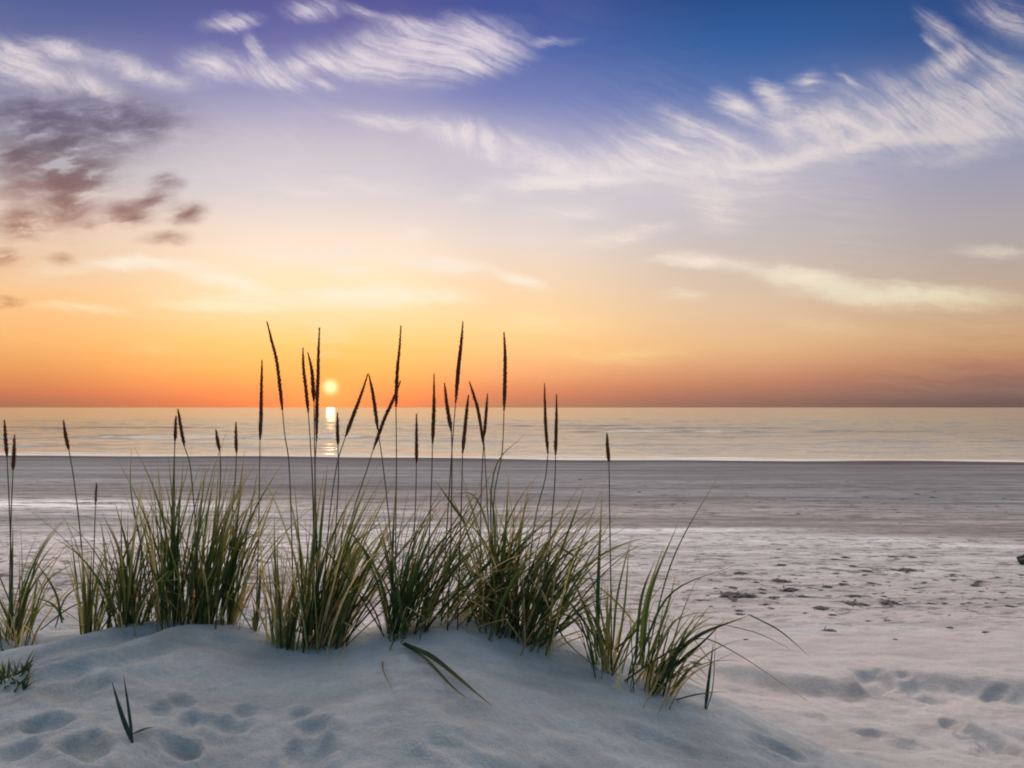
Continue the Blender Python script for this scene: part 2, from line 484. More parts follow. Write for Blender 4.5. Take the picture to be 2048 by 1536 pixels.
def axis(lo, f0, f1, hi, step, g0, g1):
    mid = list(np.arange(f0, f1, step))
    a, s, v = [], step, f0
    while v > lo:
        s *= g0
        v -= s
        a.append(v)
    b, s, v = [], step, mid[-1]
    while v < hi:
        s *= g1
        v += s
        b.append(v)
    return np.array(a[::-1] + mid + b)


def grid_mesh(name, X, Y, Z, mat):
    ny, nx = X.shape
    me = bpy.data.meshes.new(name)
    co = np.stack([X, Y, Z], -1).reshape(-1, 3).astype(np.float32)
    idx = np.arange(nx * ny).reshape(ny, nx)
    q = np.stack([idx[:-1, :-1], idx[:-1, 1:], idx[1:, 1:], idx[1:, :-1]], -1).reshape(-1, 4)
    me.vertices.add(len(co))
    me.vertices.foreach_set('co', co.ravel())
    me.loops.add(q.size)
    me.loops.foreach_set('vertex_index', q.ravel().astype(np.int32))
    me.polygons.add(len(q))
    me.polygons.foreach_set('loop_start', np.arange(0, q.size, 4, dtype=np.int32))
    me.polygons.foreach_set('loop_total', np.full(len(q), 4, dtype=np.int32))
    me.update(calc_edges=True)
    me.polygons.foreach_set('use_smooth', np.ones(len(q), dtype=bool))
    me.materials.append(mat)
    o = bpy.data.objects.new(name, me)
    col.objects.link(o)
    return o


def new_mat(name):
    m = bpy.data.materials.new(name)
    m.use_nodes = True
    m.node_tree.nodes.clear()
    return m, NT(m.node_tree)


def mat_out(T, shader, disp=None):
    o = T.new('ShaderNodeOutputMaterial')
    T.l.new(shader, o.inputs[0])


def principled(T, **kw):
    p = T.new('ShaderNodeBsdfPrincipled')
    for k, v in kw.items():
        T.put(p.inputs[k.replace('_', ' ')], v)
    return p


def sand_material():
    m, T = new_mat("sand")
    P = T.new('ShaderNodeNewGeometry').outputs['Position']
    sp = T.new('ShaderNodeSeparateXYZ')
    T.put(sp.inputs[0], P)
    x, y, z = sp.outputs
    n1 = T.noise(T.mapping(P, scale=(0.25, 1.0, 1)), 0.9, 5.0, 0.6)
    n2 = T.noise(T.mapping(P, scale=(0.35, 1.0, 1)), 5.0, 5.0, 0.65)
    n3 = T.noise(P, 60.0, 4.0, 0.7)
    # distance along the beach towards the water, wobbling
    yy = T.math('MULTIPLY_ADD', x, 0.125, y)
    yy = T.math('MULTIPLY_ADD', T.math('SUBTRACT', n1, 0.5), 5.0, yy)
    slant = T.math('MULTIPLY', T.math('MULTIPLY', T.math('MINIMUM', T.math('MAXIMUM', x, -10.0), 10.0), 0.30), T.maprange(y, 26, 16))
    yy = T.math('ADD', yy, slant)
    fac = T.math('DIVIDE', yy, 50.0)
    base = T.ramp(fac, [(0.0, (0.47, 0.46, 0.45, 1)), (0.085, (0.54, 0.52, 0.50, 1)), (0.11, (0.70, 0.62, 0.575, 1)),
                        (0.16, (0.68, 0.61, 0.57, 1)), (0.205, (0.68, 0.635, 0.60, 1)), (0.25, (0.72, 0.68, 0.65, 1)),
                        (0.275, (0.36, 0.315, 0.29, 1)), (0.34, (0.30, 0.265, 0.25, 1)), (0.39, (0.25, 0.25, 0.255, 1)),
                        (0.55, (0.155, 0.158, 0.164, 1)), (0.69, (0.132, 0.134, 0.139, 1)), (0.72, (0.05, 0.046, 0.044, 1)),
                        (0.80, (0.05, 0.046, 0.044, 1)), (1.0, (0.06, 0.055, 0.05, 1))])
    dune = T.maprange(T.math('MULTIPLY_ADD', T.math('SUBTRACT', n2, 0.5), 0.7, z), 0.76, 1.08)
    base = T.mix(dune, base, (0.485, 0.505, 0.51, 1))  # same sand, darker and cooler: the dune's shade put into its colour
    v = T.maprange(n2, 0.25, 0.75, 0.66, 1.22, 'LINEAR')
    c = T.mix(1.0, base, v, 'MULTIPLY')
    lng = T.noise(T.mapping(P, scale=(0.05, 1.0, 1)), 1.1, 6.0, 0.7)
    c = T.mix(T.maprange(y, 5.0, 12.0), c, T.mix(1.0, c, T.maprange(lng, 0.37, 0.63, 0.55, 1.50, 'LINEAR'), 'MULTIPLY'))
    v3 = T.maprange(n3, 0.2, 0.8, 0.84, 1.10, 'LINEAR')
    c = T.mix(1.0, c, v3, 'MULTIPLY')
    blot = T.noise(T.mapping(P, scale=(0.22, 1.0, 1)), 0.42, 5.0, 0.62)
    c = T.mix(T.maprange(y, 7.0, 14.0), c, T.mix(1.0, c, T.maprange(blot, 0.36, 0.64, 0.62, 1.36, 'LINEAR'), 'MULTIPLY'))
    # crushed shell and weed crumbs, thickest along the drift line
    sp1 = T.noise(T.mapping(P, scale=(0.55, 1.0, 1)), 9.0, 5.0, 0.75)
    band = T.math('MULTIPLY', T.maprange(y, 5.6, 7.0), T.maprange(y, 17, 9.5, 0.15, 1.0))
    thr = T.math('MULTIPLY', T.maprange(sp1, 0.525, 0.585), band)
    c = T.mix(T.math('MULTIPLY', thr, 0.8), c, (0.11, 0.085, 0.075, 1))
    sp2 = T.noise(T.mapping(P, scale=(0.45, 1.0, 1)), 3.2, 6.0, 0.78)
    farb = T.math('MULTIPLY', T.maprange(y, 11, 14), T.maprange(y, 30, 20))
    c = T.mix(T.math('MULTIPLY', T.math('MULTIPLY', T.maprange(sp2, 0.515, 0.575), farb), 0.7), c, (0.06, 0.055, 0.06, 1))
    # darker mineral streaks in the near sand
    st = T.noise(T.mapping(P, rot=0.5, scale=(0.7, 2.6, 1)), 2.6, 5.0, 0.6)
    c = T.mix(T.maprange(st, 0.54, 0.72, 0.0, 0.30), c, (0.26, 0.21, 0.20, 1))
    rough = T.mix(dune, T.maprange(yy, 30, 36.0, 0.72, 0.85), (0.95, 0.95, 0.95, 1))
    crumb = T.noise(P, 34.0, 6.0, 0.78)
    bm = T.math('MULTIPLY_ADD', crumb, 2.6, T.noise(P, 260.0, 3.0, 0.7))
    b1 = T.new('ShaderNodeBump')
    b1.inputs['Strength'].default_value = 0.8
    b1.inputs['Distance'].default_value = 0.009
    T.put(b1.inputs['Height'], bm)
    # streaky relief of the far flat
    fr = T.noise(T.mapping(P, scale=(0.35, 1.0, 1)), 2.4, 6.0, 0.65)
    b2 = T.new('ShaderNodeBump')
    T.put(b2.inputs['Strength'], T.maprange(y, 4.6, 8.0, 0.0, 0.9))
    b2.inputs['Distance'].default_value = 0.26
    T.put(b2.inputs['Height'], fr)
    T.l.new(b1.outputs[0], b2.inputs['Normal'])
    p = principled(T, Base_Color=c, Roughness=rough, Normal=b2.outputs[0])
    T.put(p.inputs['Specular IOR Level'], T.math('MULTIPLY_ADD', dune, -0.42, 0.50))
    mat_out(T, p.outputs[0])
    return m


def sea_material():
    m, T = new_mat("sea_water")
    P = T.new('ShaderNodeNewGeometry').outputs['Position']
    sp = T.new('ShaderNodeSeparateXYZ')
    T.put(sp.inputs[0], P)
    x, y, z = sp.outputs
    w1 = T.noise(T.mapping(P, scale=(0.30, 1.0, 1)), 0.9, 6.0, 0.6)
    w2 = T.noise(T.mapping(P, scale=(0.15, 0.5, 1)), 0.10, 4.0, 0.6)
    hgt = T.math('MULTIPLY_ADD', w2, 4.0, w1)
    b = T.new('ShaderNodeBump')
    b.inputs['Strength'].default_value = 1.0
    b.inputs['Distance'].default_value = 0.105
    T.put(b.inputs['Height'], hgt)
    yy = T.math('MULTIPLY_ADD', x, 0.125, y)
    fn = T.noise(T.mapping(P, scale=(0.12, 1.0, 1)), 1.3, 5.0, 0.65)
    edge = T.math('MULTIPLY_ADD', T.math('SUBTRACT', fn, 0.5), 9.0, yy)
    f1 = T.math('MULTIPLY', T.maprange(edge, 42.4, 41.0), T.maprange(T.noise(T.mapping(P, scale=(0.10, 1.0, 1)), 1.7, 4.0, 0.6), 0.38, 0.6, 0.25, 1.0))
    fn2 = T.noise(T.mapping(P, scale=(0.10, 1.0, 1)), 2.2, 6.0, 0.7)
    f2 = T.math('MULTIPLY', T.maprange(fn2, 0.60, 0.66), T.maprange(yy, 56, 44))
    foam = T.math('MAXIMUM', f1, f2, clamp=True)
    body = T.mix(T.maprange(yy, 95, 43), (0.24, 0.20, 0.11, 1), (0.44, 0.37, 0.245, 1))
    c = T.mix(foam, body, (0.74, 0.70, 0.64, 1))
    r = T.math('MULTIPLY_ADD', foam, 0.55, 0.16)
    p = principled(T, Base_Color=c, Roughness=r, Normal=b.outputs[0])
    p.inputs['IOR'].default_value = 1.333
    mat_out(T, p.outputs[0])
    return m


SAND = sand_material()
ax = axis(-3000, -2.6, 3.2, 3000, 0.012, 1.045, 1.045)
ay = axis(-400, 1.9, 6.0, 2000, 0.012, 1.06, 1.03)
X, Y = np.meshgrid(ax, ay)
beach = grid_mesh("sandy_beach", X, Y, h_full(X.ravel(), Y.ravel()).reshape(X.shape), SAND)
beach['kind'] = 'structure'

# the sea: a fan of rows that widens with distance
rows = [34.0]
while rows[-1] < 60000:
    rows.append(rows[-1] * (1.0032 if rows[-1] < 220 else 1.05))
rows = np.array(rows)
cs = np.concatenate([-np.geomspace(8, 0.75, 40)[:-1], np.linspace(-0.75, 0.75, 620), np.geomspace(0.75, 8, 40)[1:]])
S, R = np.meshgrid(cs, rows)
SX, SY = S * R, R


def sea_h(x, y):
    amp = 1 - sstep(y, 150, 260)
    yy = y + np.clip(0.125 * x, -8, 8)
    sh = sstep(yy, 39.5, 46)
    h = 0.25 * fbm(x * 0.10, y * 0.42, 51, 4, 0.55) * amp * sh
    h += 0.075 * fbm(x * 0.5, y * 1.6, 61, 3, 0.55) * amp * sh
    # low swells about to break:  x centre, y, half length, height
    for (xc, yc, hl, a) in [(-27, 66, 7.5, .36), (-40, 64, 6, .20), (-15, 66, 4.5, .32), (-3, 60, 9, .10), (14, 82, 9, .34),
                            (33, 84, 10, .16), (26, 58, 5, .16), (36, 60, 6, .18), (-26, 55, 8, .10), (12, 54, 8, .08),
                            (-8, 52, 9, .09), (20, 98, 14, .14), (-44, 100, 14, .14), (-2, 110, 18, .12)]:
        q = (y - yc - 0.8 * np.sin(x * 0.25 + xc)) 
        q = np.where(q < 0, q / 0.42, q / 1.9)
        h = h + a * np.exp(-q * q) * np.exp(-((x - xc) / hl) ** 4) * (0.8 + 0.6 * fbm(x * 0.3, y * .1, 71, 3))
    return h


sea = grid_mesh("sea", SX, SY, sea_h(SX.ravel(), SY.ravel()).reshape(SX.shape), sea_material())
sea['kind'] = 'structure'


# ------------------------------------------------------------------ grass materials
def leaf_material(name, stops, trans, tip):
    m, T = new_mat(name)
    tint = T.new('ShaderNodeAttribute', attribute_name='tint').outputs['Fac']
    along = T.new('ShaderNodeAttribute', attribute_name='along').outputs['Fac']
    P = T.new('ShaderNodeNewGeometry').outputs['Position']
    c = T.ramp(tint, stops)
    c = T.mix(T.maprange(along, 0.55, 1.0, 0.0, 0.6), c, tip)
    n = T.noise(T.mapping(P, scale=(1, 1, 0.12)), 160.0, 3.0, 0.6)
    c = T.mix(1.0, c, T.maprange(n, 0.25, 0.75, 0.75, 1.25, 'LINEAR'), 'MULTIPLY')
    p = principled(T, Base_Color=c, Roughness=0.55)
    p.inputs['Specular IOR Level'].default_value = 0.3
    tr = T.new('ShaderNodeBsdfTranslucent')
    T.put(tr.inputs[0], T.mix(1.0, c, (1.5, 1.35, 0.7, 1), 'MULTIPLY'))
    mx = T.new('ShaderNodeMixShader')
    mx.inputs[0].default_value = trans
    T.l.new(p.outputs[0], mx.inputs[1])
    T.l.new(tr.outputs[0], mx.inputs[2])
    mat_out(T, mx.outputs[0])
    return m


LEAF = leaf_material("marram_leaf", [(0.0, (0.018, 0.044, 0.026, 1)), (0.40, (0.040, 0.084, 0.032, 1)),
                                     (0.72, (0.12, 0.155, 0.045, 1)), (1.0, (0.46, 0.40, 0.18, 1))], 0.52,
                     (0.36, 0.28, 0.10, 1))
DRY = leaf_material("dry_leaf", [(0.0, (0.09, 0.055, 0.045, 1)), (0.35, (0.28, 0.17, 0.07, 1)),
                                 (0.7, (0.48, 0.38, 0.19, 1)), (1.0, (0.58, 0.50, 0.30, 1))], 0.42, (0.50, 0.38, 0.17, 1))
STEM = leaf_material("flower_stem", [(0.0, (0.06, 0.055, 0.03, 1)), (1.0, (0.14, 0.10, 0.05, 1))], 0.15,
                     (0.12, 0.075, 0.035, 1))
HEAD = leaf_material("seed_head", [(0.0, (0.13, 0.048, 0.024, 1)), (1.0, (0.34, 0.15, 0.06, 1))], 0.55,
                     (0.24, 0.11, 0.045, 1))
YOUNG = leaf_material("young_leaf", [(0.0, (0.016, 0.040, 0.030, 1)), (1.0, (0.035, 0.065, 0.035, 1))], 0.2,
                      (0.03, 0.05, 0.03, 1))


class MB:
    def __init__(self):
        self.v, self.f, self.t, self.a = [], [], [], []

    def blade(self, pts, width, tint, face=None, fold=0.35, base_w=0.75):
        """narrow folded leaf along a list of points"""
        n = len(pts)
        i0 = len(self.v)
        ph = face if face is not None else rng.uniform(0, math.pi)
        side0 = Vector((math.cos(ph), math.sin(ph), 0))
        for i, p in enumerate(pts):
            t = i / (n - 1)
            tan = (pts[min(n - 1, i + 1)] - pts[max(0, i - 1)]).normalized()
            s = side0 - tan * side0.dot(tan)
            if s.length < 1e-3:
                s = tan.orthogonal()
            s.normalize()
            nrm = tan.cross(s)
            w = width * 0.5 * (base_w + (1 - base_w) * min(1, t * 4)) * (1 - max(0, (t - 0.35) / 0.65) ** 1.6) + 0.0004
            self.v += [p - s * w + nrm * w * fold, p - nrm * w * fold, p + s * w + nrm * w * fold]
            self.t += [tint] * 3
            self.a += [t] * 3
        for i in range(n - 1):
            a = i0 + 3 * i
            self.f += [(a, a + 1, a + 4, a + 3), (a + 1, a + 2, a + 5, a + 4)]

    def tube(self, pts, r0, r1, tint, k=5, along=None):
        n = len(pts)
        i0 = len(self.v)
        for i, p in enumerate(pts):
            t = i / (n - 1)
            tan = (pts[min(n - 1, i + 1)] - pts[max(0, i - 1)]).normalized()
            s = tan.orthogonal().normalized()
            u = tan.cross(s)
            r = r0 + (r1 - r0) * t
            for j in range(k):
                q = 2 * math.pi * j / k
                self.v.append(p + s * (math.cos(q) * r) + u * (math.sin(q) * r))
                self.t.append(tint)
                self.a.append(t if along is None else along)
        for i in range(n - 1):
            for j in range(k):
                a, b = i0 + i * k + j, i0 + i * k + (j + 1) % k
                self.f.append((a, b, b + k, a + k))
        self.f.append(tuple(i0 + j for j in range(k))[::-1])
        self.f.append(tuple(i0 + (n - 1) * k + j for j in range(k)))

    def spikelet(self, p, d, ln, w, tint):
        s = d.orthogonal().normalized()
        u = d.cross(s)
        i0 = len(self.v)
        self.v += [p, p + d * ln * 0.45 + s * w, p + d * ln * 0.45 + u * w, p + d * ln * 0.45 - s * w,
                   p + d * ln * 0.45 - u * w, p + d * ln]
        self.t += [tint] * 6
        self.a += [0.2, 0.5, 0.5, 0.5, 0.5, 1.0]
        for j in range(4):
            k = (j + 1) % 4
            self.f += [(i0, i0 + 1 + k, i0 + 1 + j), (i0 + 5, i0 + 1 + j, i0 + 1 + k)]

    def build(self, name, mat, parent=None, origin=(0, 0, 0), smooth=True):
        me = bpy.data.meshes.new(name)
        o_ = Vector(origin)
        me.from_pydata([tuple(v - o_) for v in self.v], [], self.f)
        me.materials.append(mat)
        for nm, arr in (('tint', self.t), ('along', self.a)):
            at = me.attributes.new(nm, 'FLOAT', 'POINT')
            at.data.foreach_set('value', np.array(arr, dtype=np.float32))
        if smooth:
            me.polygons.foreach_set('use_smooth', np.ones(len(me.polygons), dtype=bool))
        o = bpy.data.objects.new(name, me)
        col.objects.link(o)
        if parent is not None:
            o.parent = parent
        return o


def tag(o, label, cat, group=None):
    o['label'] = label
    o['category'] = cat
    if group:
        o['group'] = group


def thing(name, loc, label, cat, group=None):
    o = bpy.data.objects.new(name, None)
    o.empty_display_size = 0.05
    col.objects.link(o)
    o.location = loc
    tag(o, label, cat, group)
    return o


def P3(px, py, D):
    return Vector(((px - 1024) / F * D, D, CAM_Z - (py - HZ) / F * D))


def spline(pts, n):
    """Catmull-Rom through the points"""
    P = [pts[0] * 2 - pts[1]] + list(pts) + [pts[-1] * 2 - pts[-2]]
    segs = len(pts) - 1
    out = []
    for i in range(n):
        u = i / (n - 1) * segs
        k = min(segs - 1, int(u))
        t = u - k
        a, b, c, d = P[k], P[k + 1], P[k + 2], P[k + 3]
        out.append(0.5 * ((2 * b) + (c - a) * t + (2 * a - 5 * b + 4 * c - d) * t * t + (3 * b - a - 3 * c + d) * t ** 3))
    return out


def rand_blade(mb, base, L, az, th0, bend, width, tint, kink=0.0):
    n = 10
    p = Vector(base)
    pts = [p.copy()]
    th = th0
    kk = rng.uniform(0.45, 0.75) if rng.random() < kink else 2
    daz = rng.uniform(-0.3, 0.3)
    for i in range(1, n):
        t = i / (n - 1)
        th_ = th + bend * t ** 1.7
        if t > kk:
            th_ += rng.uniform(1.3, 1.45)
        th_ = min(th_, 2.5)
        a = az + daz * t
        p = p + Vector((math.cos(a) * math.sin(th_), math.sin(a) * math.sin(th_), math.cos(th_))) * (L / (n - 1))
        g = p.z
        pts.append(p.copy())
    mb.blade(pts, width, tint)


def ground_pt(px, D, sink=0.012):
    x = (px - 1024) / F * D
    return Vector((x, D, hz(x, D) - sink))


def PX(q, D):
    if len(q) == 3 and q[2] == 'g':           # lies on the sand
        x, y = hit(q[0], q[1], h_full)
        return Vector((x, y, hz(x, y) + 0.016))
    return P3(*q) if len(q) == 3 else P3(q[0], q[1], D)


GROUP = "tufts of beach grass along the dune crest"


def stalk(parent, org, base_px, D, tip, mids, bottom, stem_mids, dtop=0.0, rad=0.0098, name='flower_stalk'):
    """stem from the ground to the seed head; tip, mids, bottom, stem_mids in photograph pixels"""
    Dt = D + dtop
    base = ground_pt(base_px, D)
    path_stem = [base] + [P3(q[0], q[1], D + (Dt - D) * (1300 - q[1]) / 650.0) for q in stem_mids[::-1]]
    bt = P3(bottom[0], bottom[1], D + (Dt - D) * (1300 - bottom[1]) / 650.0)
    path_stem.append(bt)
    head_pts = [bt] + [P3(q[0], q[1], D + (Dt - D) * (1300 - q[1]) / 650.0) for q in mids[::-1]] + \
               [P3(tip[0], tip[1], D + (Dt - D) * (1300 - tip[1]) / 650.0)]
    ms = MB()
    sp = spline(path_stem, 14)
    ms.tube(sp, 0.0027, 0.0018, rng.random())
    st = ms.build(name, STEM, parent, org)
    mh = MB()
    n = 26
    hp = spline(head_pts, n)
    L = sum((hp[i + 1] - hp[i]).length for i in range(n - 1))
    rad = rad * rng.uniform(0.88, 1.12)
    k = 6
    i0 = len(mh.v)
    for i, p in enumerate(hp):
        t = i / (n - 1)
        tan = (hp[min(n - 1, i + 1)] - hp[max(0, i - 1)]).normalized()
        s = tan.orthogonal().normalized()
        u = tan.cross(s)
        r = rad * 0.62 * max(0.10, min(1, t * 6 + 0.2) * (1 - t ** 2.6)) * rng.uniform(0.85, 1.15)
        for j in range(k):
            q = 2 * math.pi * j / k
            mh.v.append(p + s * (math.cos(q) * r) + u * (math.sin(q) * r))
            mh.t.append(rng.uniform(0, 0.5))
            mh.a.append(t)
    for i in range(n - 1):
        for j in range(k):
            a, b = i0 + i * k + j, i0 + i * k + (j + 1) % k
            mh.f.append((a, b, b + k, a + k))
    m = int(150 * L / 0.28)
    for j in range(m):
        t = (j + rng.random()) / m * 0.985
        u_ = t * (n - 1)
        i = min(n - 2, int(u_))
        p = hp[i].lerp(hp[i + 1], u_ - i)
        tan = (hp[i + 1] - hp[i]).normalized()
        s = tan.orthogonal().normalized()
        uu = tan.cross(s)
        q = j * 2.4
        out = s * math.cos(q) + uu * math.sin(q)
        env = max(0.2, min(1, t * 6 + 0.3) * (1 - t ** 3))
        d = (tan + out * rng.uniform(0.10, 0.36)).normalized()
        mh.spikelet(p + out * rad * 0.45 * env, d, rng.uniform(0.011, 0.018) * (0.5 + 0.5 * env), 0.0016, rng.random())
    sh = mh.build('seed_head', HEAD, st)
    # child inherits the stem's local frame (stem object sits at the tuft's origin)
    sh.data.transform(__import__('mathutils').Matrix.Translation(-Vector(org)))
    return st


def tuft(name, label, base_px, D, halfw, deep, n_green, n_dry, L, lean, spread, bend, width=0.0074, dryL=0.85,
         tint=(0.0, 1.0), explicit=(), dry_explicit=(), stalks=(), kink=0.06, group=GROUP, green_name='leaf_blades',
         mat=None, patches=None, cat="grass tuft"):
    org = ground_pt(base_px, D, 0.0)
    root = thing(name, org, label, cat, group)

    def pick():
        if patches:
            c, hw_, *back_ = rng.choice(patches)
        else:
            c, hw_, back_ = base_px, halfw, ()
        px = c + rng.gauss(0, 0.5) * hw_
        dd = D + rng.gauss(0, 0.5) * deep + (back_[0] if back_ else 0)
        return ground_pt(px, dd), px

    def one(mb, ln, w, tn, up, bd):
        b, px = pick()
        off = (px - base_px) / max(1, halfw)
        # azimuth: fan outwards from the middle of the tuft
        a = rng.uniform(0, 2 * math.pi)
        vx = lean + off * spread * 0.55 + math.cos(a) * spread * rng.random() ** 0.7
        vy = math.sin(a) * spread * 0.7 * rng.random() ** 0.7
        if rng.random() < 0.15:                     # loose shoots leaning out
            vx, vy, ln = vx * 1.9 + rng.uniform(-.25, .25), vy * 1.6, ln * 1.08
        th = min(1.25, math.hypot(vx, vy)) * up
        rand_blade(mb, b, ln, math.atan2(vy, vx), th, bd, w, tn, kink if up == 1.0 else kink * 3.5)

    mg = MB()
    for i in range(n_green):
        ln = L[0] + (L[1] - L[0]) * rng.random() ** 0.8
        ln *= 0.62 + 0.38 * rng.random() ** 0.6
        one(mg, ln, width * rng.uniform(0.55, 1.35), rng.uniform(*tint), 1.0, rng.uniform(*bend))
    for (pts, w, tn) in explicit:
        P_ = [PX(q, D) for q in pts]
        mg.blade(spline(P_, 14), w * 1.3, tn, face=rng.uniform(-0.4, 0.4))
    mg.build(green_name, mat or LEAF, root, org)
    if n_dry or dry_explicit:
        md = MB()
        for i in range(n_dry):
            ln = rng.uniform(*L) * dryL * (0.45 + 0.55 * rng.random())
            one(md, ln, width * rng.uniform(0.6, 1.0), rng.random(), 1.15, rng.uniform(bend[0], bend[1] * 1.3))
        for (pts, w, tn) in dry_explicit:
            P_ = [PX(q, D) for q in pts]
            md.blade(spline(P_, 14), w, tn, face=rng.uniform(-0.4, 0.4))
        md.build('dry_blades', DRY, root, org)
    for s in stalks:
        stalk(root, org, s[0], D + rng.uniform(-deep, deep) * 0.3, *s[1:5], dtop=rng.uniform(-0.08, 0.08),
              rad=s[5] if len(s) > 5 else 0.0105)
    return root


# each stalk: base px, tip, head mids, head bottom, stem mids
# --- left edge of the picture
tuft('grass_tuft', "thin straggly grass tuft at the left edge of the dune with two brown seed heads", 28, 3.32, 34, .10,
     34, 20, (.30, .55), 0.0, .42, (.1, .9), tint=(0.1, .9), kink=.12,
     explicit=[([(124, 1246), (108, 1180), (60, 1108)], .007, .2), ([(62, 1250), (92, 1165), (150, 1125)], .005, .6),
               ([(40, 1262), (75, 1120), (132, 1034)], .004, .3), ([(110, 1255), (135, 1190), (196, 1160)], .005, .4),
               ([(20, 1270), (24, 1140), (26, 1048)], .006, .2), ([(80, 1260), (150, 1210), (240, 1190)], .004, .5),
               ([(128, 1240), (100, 1205), (40, 1190)], .005, .5)],
     stalks=[(26, (9, 841), [(11, 875)], (14, 914), [(17, 975), (20, 1050), (24, 1170)]),
             (18, (29, 870), [(28, 905)], (26, 942), [(23, 1010), (20, 1130)])])
tuft('grass_tuft', "narrow upright grass tuft left of the first dense clump, one bent seed head above it", 178, 3.30, 13, .05,
     26, 8, (.28, .46), .02, .16, (.0, .4), tint=(.2, 1), kink=.04,
     explicit=[([(200, 1262), (235, 1215), (262, 1180)], .005, .4)],
     stalks=[(174, (127, 841), [(131, 870)], (138, 901), [(145, 940), (151, 985), (160, 1060), (168, 1160)]),
             (182, (193, 969), [(192, 985)], (191, 1012), [(188, 1100), (184, 1200)], 0.0045)])
tuft('grass_tuft', "dark ragged grass tuft leaning left against the tallest dense clump, no large seed heads", 255, 3.30, 36, .10,
     54, 34, (.30, .60), .02, .34, (.05, .7), tint=(.0, .8), kink=.07,
     explicit=[([(262, 1250), (243, 1120), (203, 1022)], .008, .1), ([(268, 1250), (256, 1110), (231, 1008)], .008, .15),
               ([(240, 1262), (232, 1180), (208, 1122)], .006, .3), ([(300, 1255), (285, 1110), (262, 985), (263, 897)], .004, .3)])
tuft('grass_tuft', "dense tall green clump, the fullest on the left half of the dune", 385, 3.34, 84, .13,
     150, 62, (.42, .74), .08, .20, (.02, .55), tint=(.0, .88), kink=.05,
     patches=[(322, 16), (352, 20), (392, 34), (405, 34), (422, 30), (462, 16)],
     explicit=[([(380, 1240), (395, 1080), (412, 925)], .009, .3), ([(400, 1240), (425, 1080), (440, 915)], .009, .7),
               ([(395, 1240), (410, 1060), (432, 930)], .009, .5), ([(420, 1240), (450, 1080), (492, 968)], .008, .8),
               ([(440, 1240), (478, 1100), (532, 1055)], .006, .4), ([(425, 1240), (500, 1040), (565, 925)], .005, .3),
               ([(345, 1240), (350, 1050), (378, 925)], .006, .4), ([(330, 1240), (345, 1060), (330, 960)], .006, .4),
               ([(370, 1245), (352, 1080), (300, 1000)], .006, .4), ([(415, 1240), (470, 1050), (545, 985)], .006, .9)],
     stalks=[(398, (356, 819), [(361, 850)], (369, 894), [(379, 925), (386, 985), (394, 1100)]),
             (338, (352, 832), [(351, 858)], (350, 883), [(348, 930), (343, 1050)]),
             (420, (432, 860), [(435, 880)], (440, 903), [(441, 960), (432, 1090)]),
             (446, (472, 846), [(472, 875)], (473, 908), [(470, 965), (458, 1100)])])
tuft('grass_stalk', "lone slender stalk with dark seed head in the gap between two clumps", 511, 3.30, 6, .03,
     4, 3, (.12, .24), .03, .25, (.0, .3), tint=(.1, .5), group=None, cat="grass stalk",
     explicit=[([(512, 1262), (518, 1190), (522, 1125)], .009, .2)],
     stalks=[(511, (524, 720), [(523, 770), (522, 830)], (520, 882), [(519, 960), (517, 1080), (514, 1180)])])
# --- middle
tuft('grass_tuft', "thin pale tuft just left of the sunlit bushy clump, one tall leaning seed head", 568, 3.20, 26, .07,
     44, 30, (.26, .54), .02, .20, (.02, .5), tint=(.3, 1), kink=.05,
     stalks=[(588, (534, 643), [(543, 680), (553, 720), (560, 775)], (565, 822), [(570, 873), (578, 925), (583, 1050), (586, 1180)])])
tuft('grass_tuft', "bushy green clump fanning right directly below the setting sun", 640, 3.22, 50, .13,
     118, 58, (.40, .74), .20, .27, (.02, .6), tint=(.0, 1), kink=.04,
     patches=[(614, 14), (634, 20), (652, 20), (676, 14)],
     explicit=[([(640, 1260), (690, 1110), (775, 1035)], .008, .6), ([(650, 1260), (720, 1120), (782, 1045)], .007, .8),
               ([(645, 1260), (700, 1060), (740, 955)], .007, .7), ([(630, 1260), (640, 1080), (655, 930)], .009, .3),
               ([(625, 1260), (627, 1080), (630, 945)], .009, .4), ([(655, 1260), (700, 1120), (772, 985)], .006, .9)],
     dry_explicit=[([(665, 1270), (720, 1225), (765, 1232)], .006, .7), ([(670, 1275), (700, 1235), (745, 1262)], .006, .5),
                   ([(690, 1275), (688, 1310, 'g'), (672, 1345, 'g')], .005, .8), ([(640, 1285), (655, 1310, 'g'), (648, 1335, 'g')], .005, .9)],
     stalks=[(630, (606, 696), [(607, 735), (612, 780)], (617, 828), [(621, 890), (626, 1000)]),
             (634, (616, 706), [(623, 737), (626, 770)], (628, 805), [(629, 880), (631, 1000)]),
             (641, (639, 655), [(637, 705), (636, 755), (634, 810)], (633, 884), [(630, 945), (634, 1080)]),
             (660, (675, 827), [(675, 860)], (676, 892), [(677, 960), (670, 1090)]),
             (645, (736, 747), [(722, 790), (705, 835)], (690, 876), [(672, 940), (655, 1080)]),
             (664, (801, 762), [(786, 800), (768, 840)], (746, 901), [(731, 948), (708, 1020), (680, 1140)])])
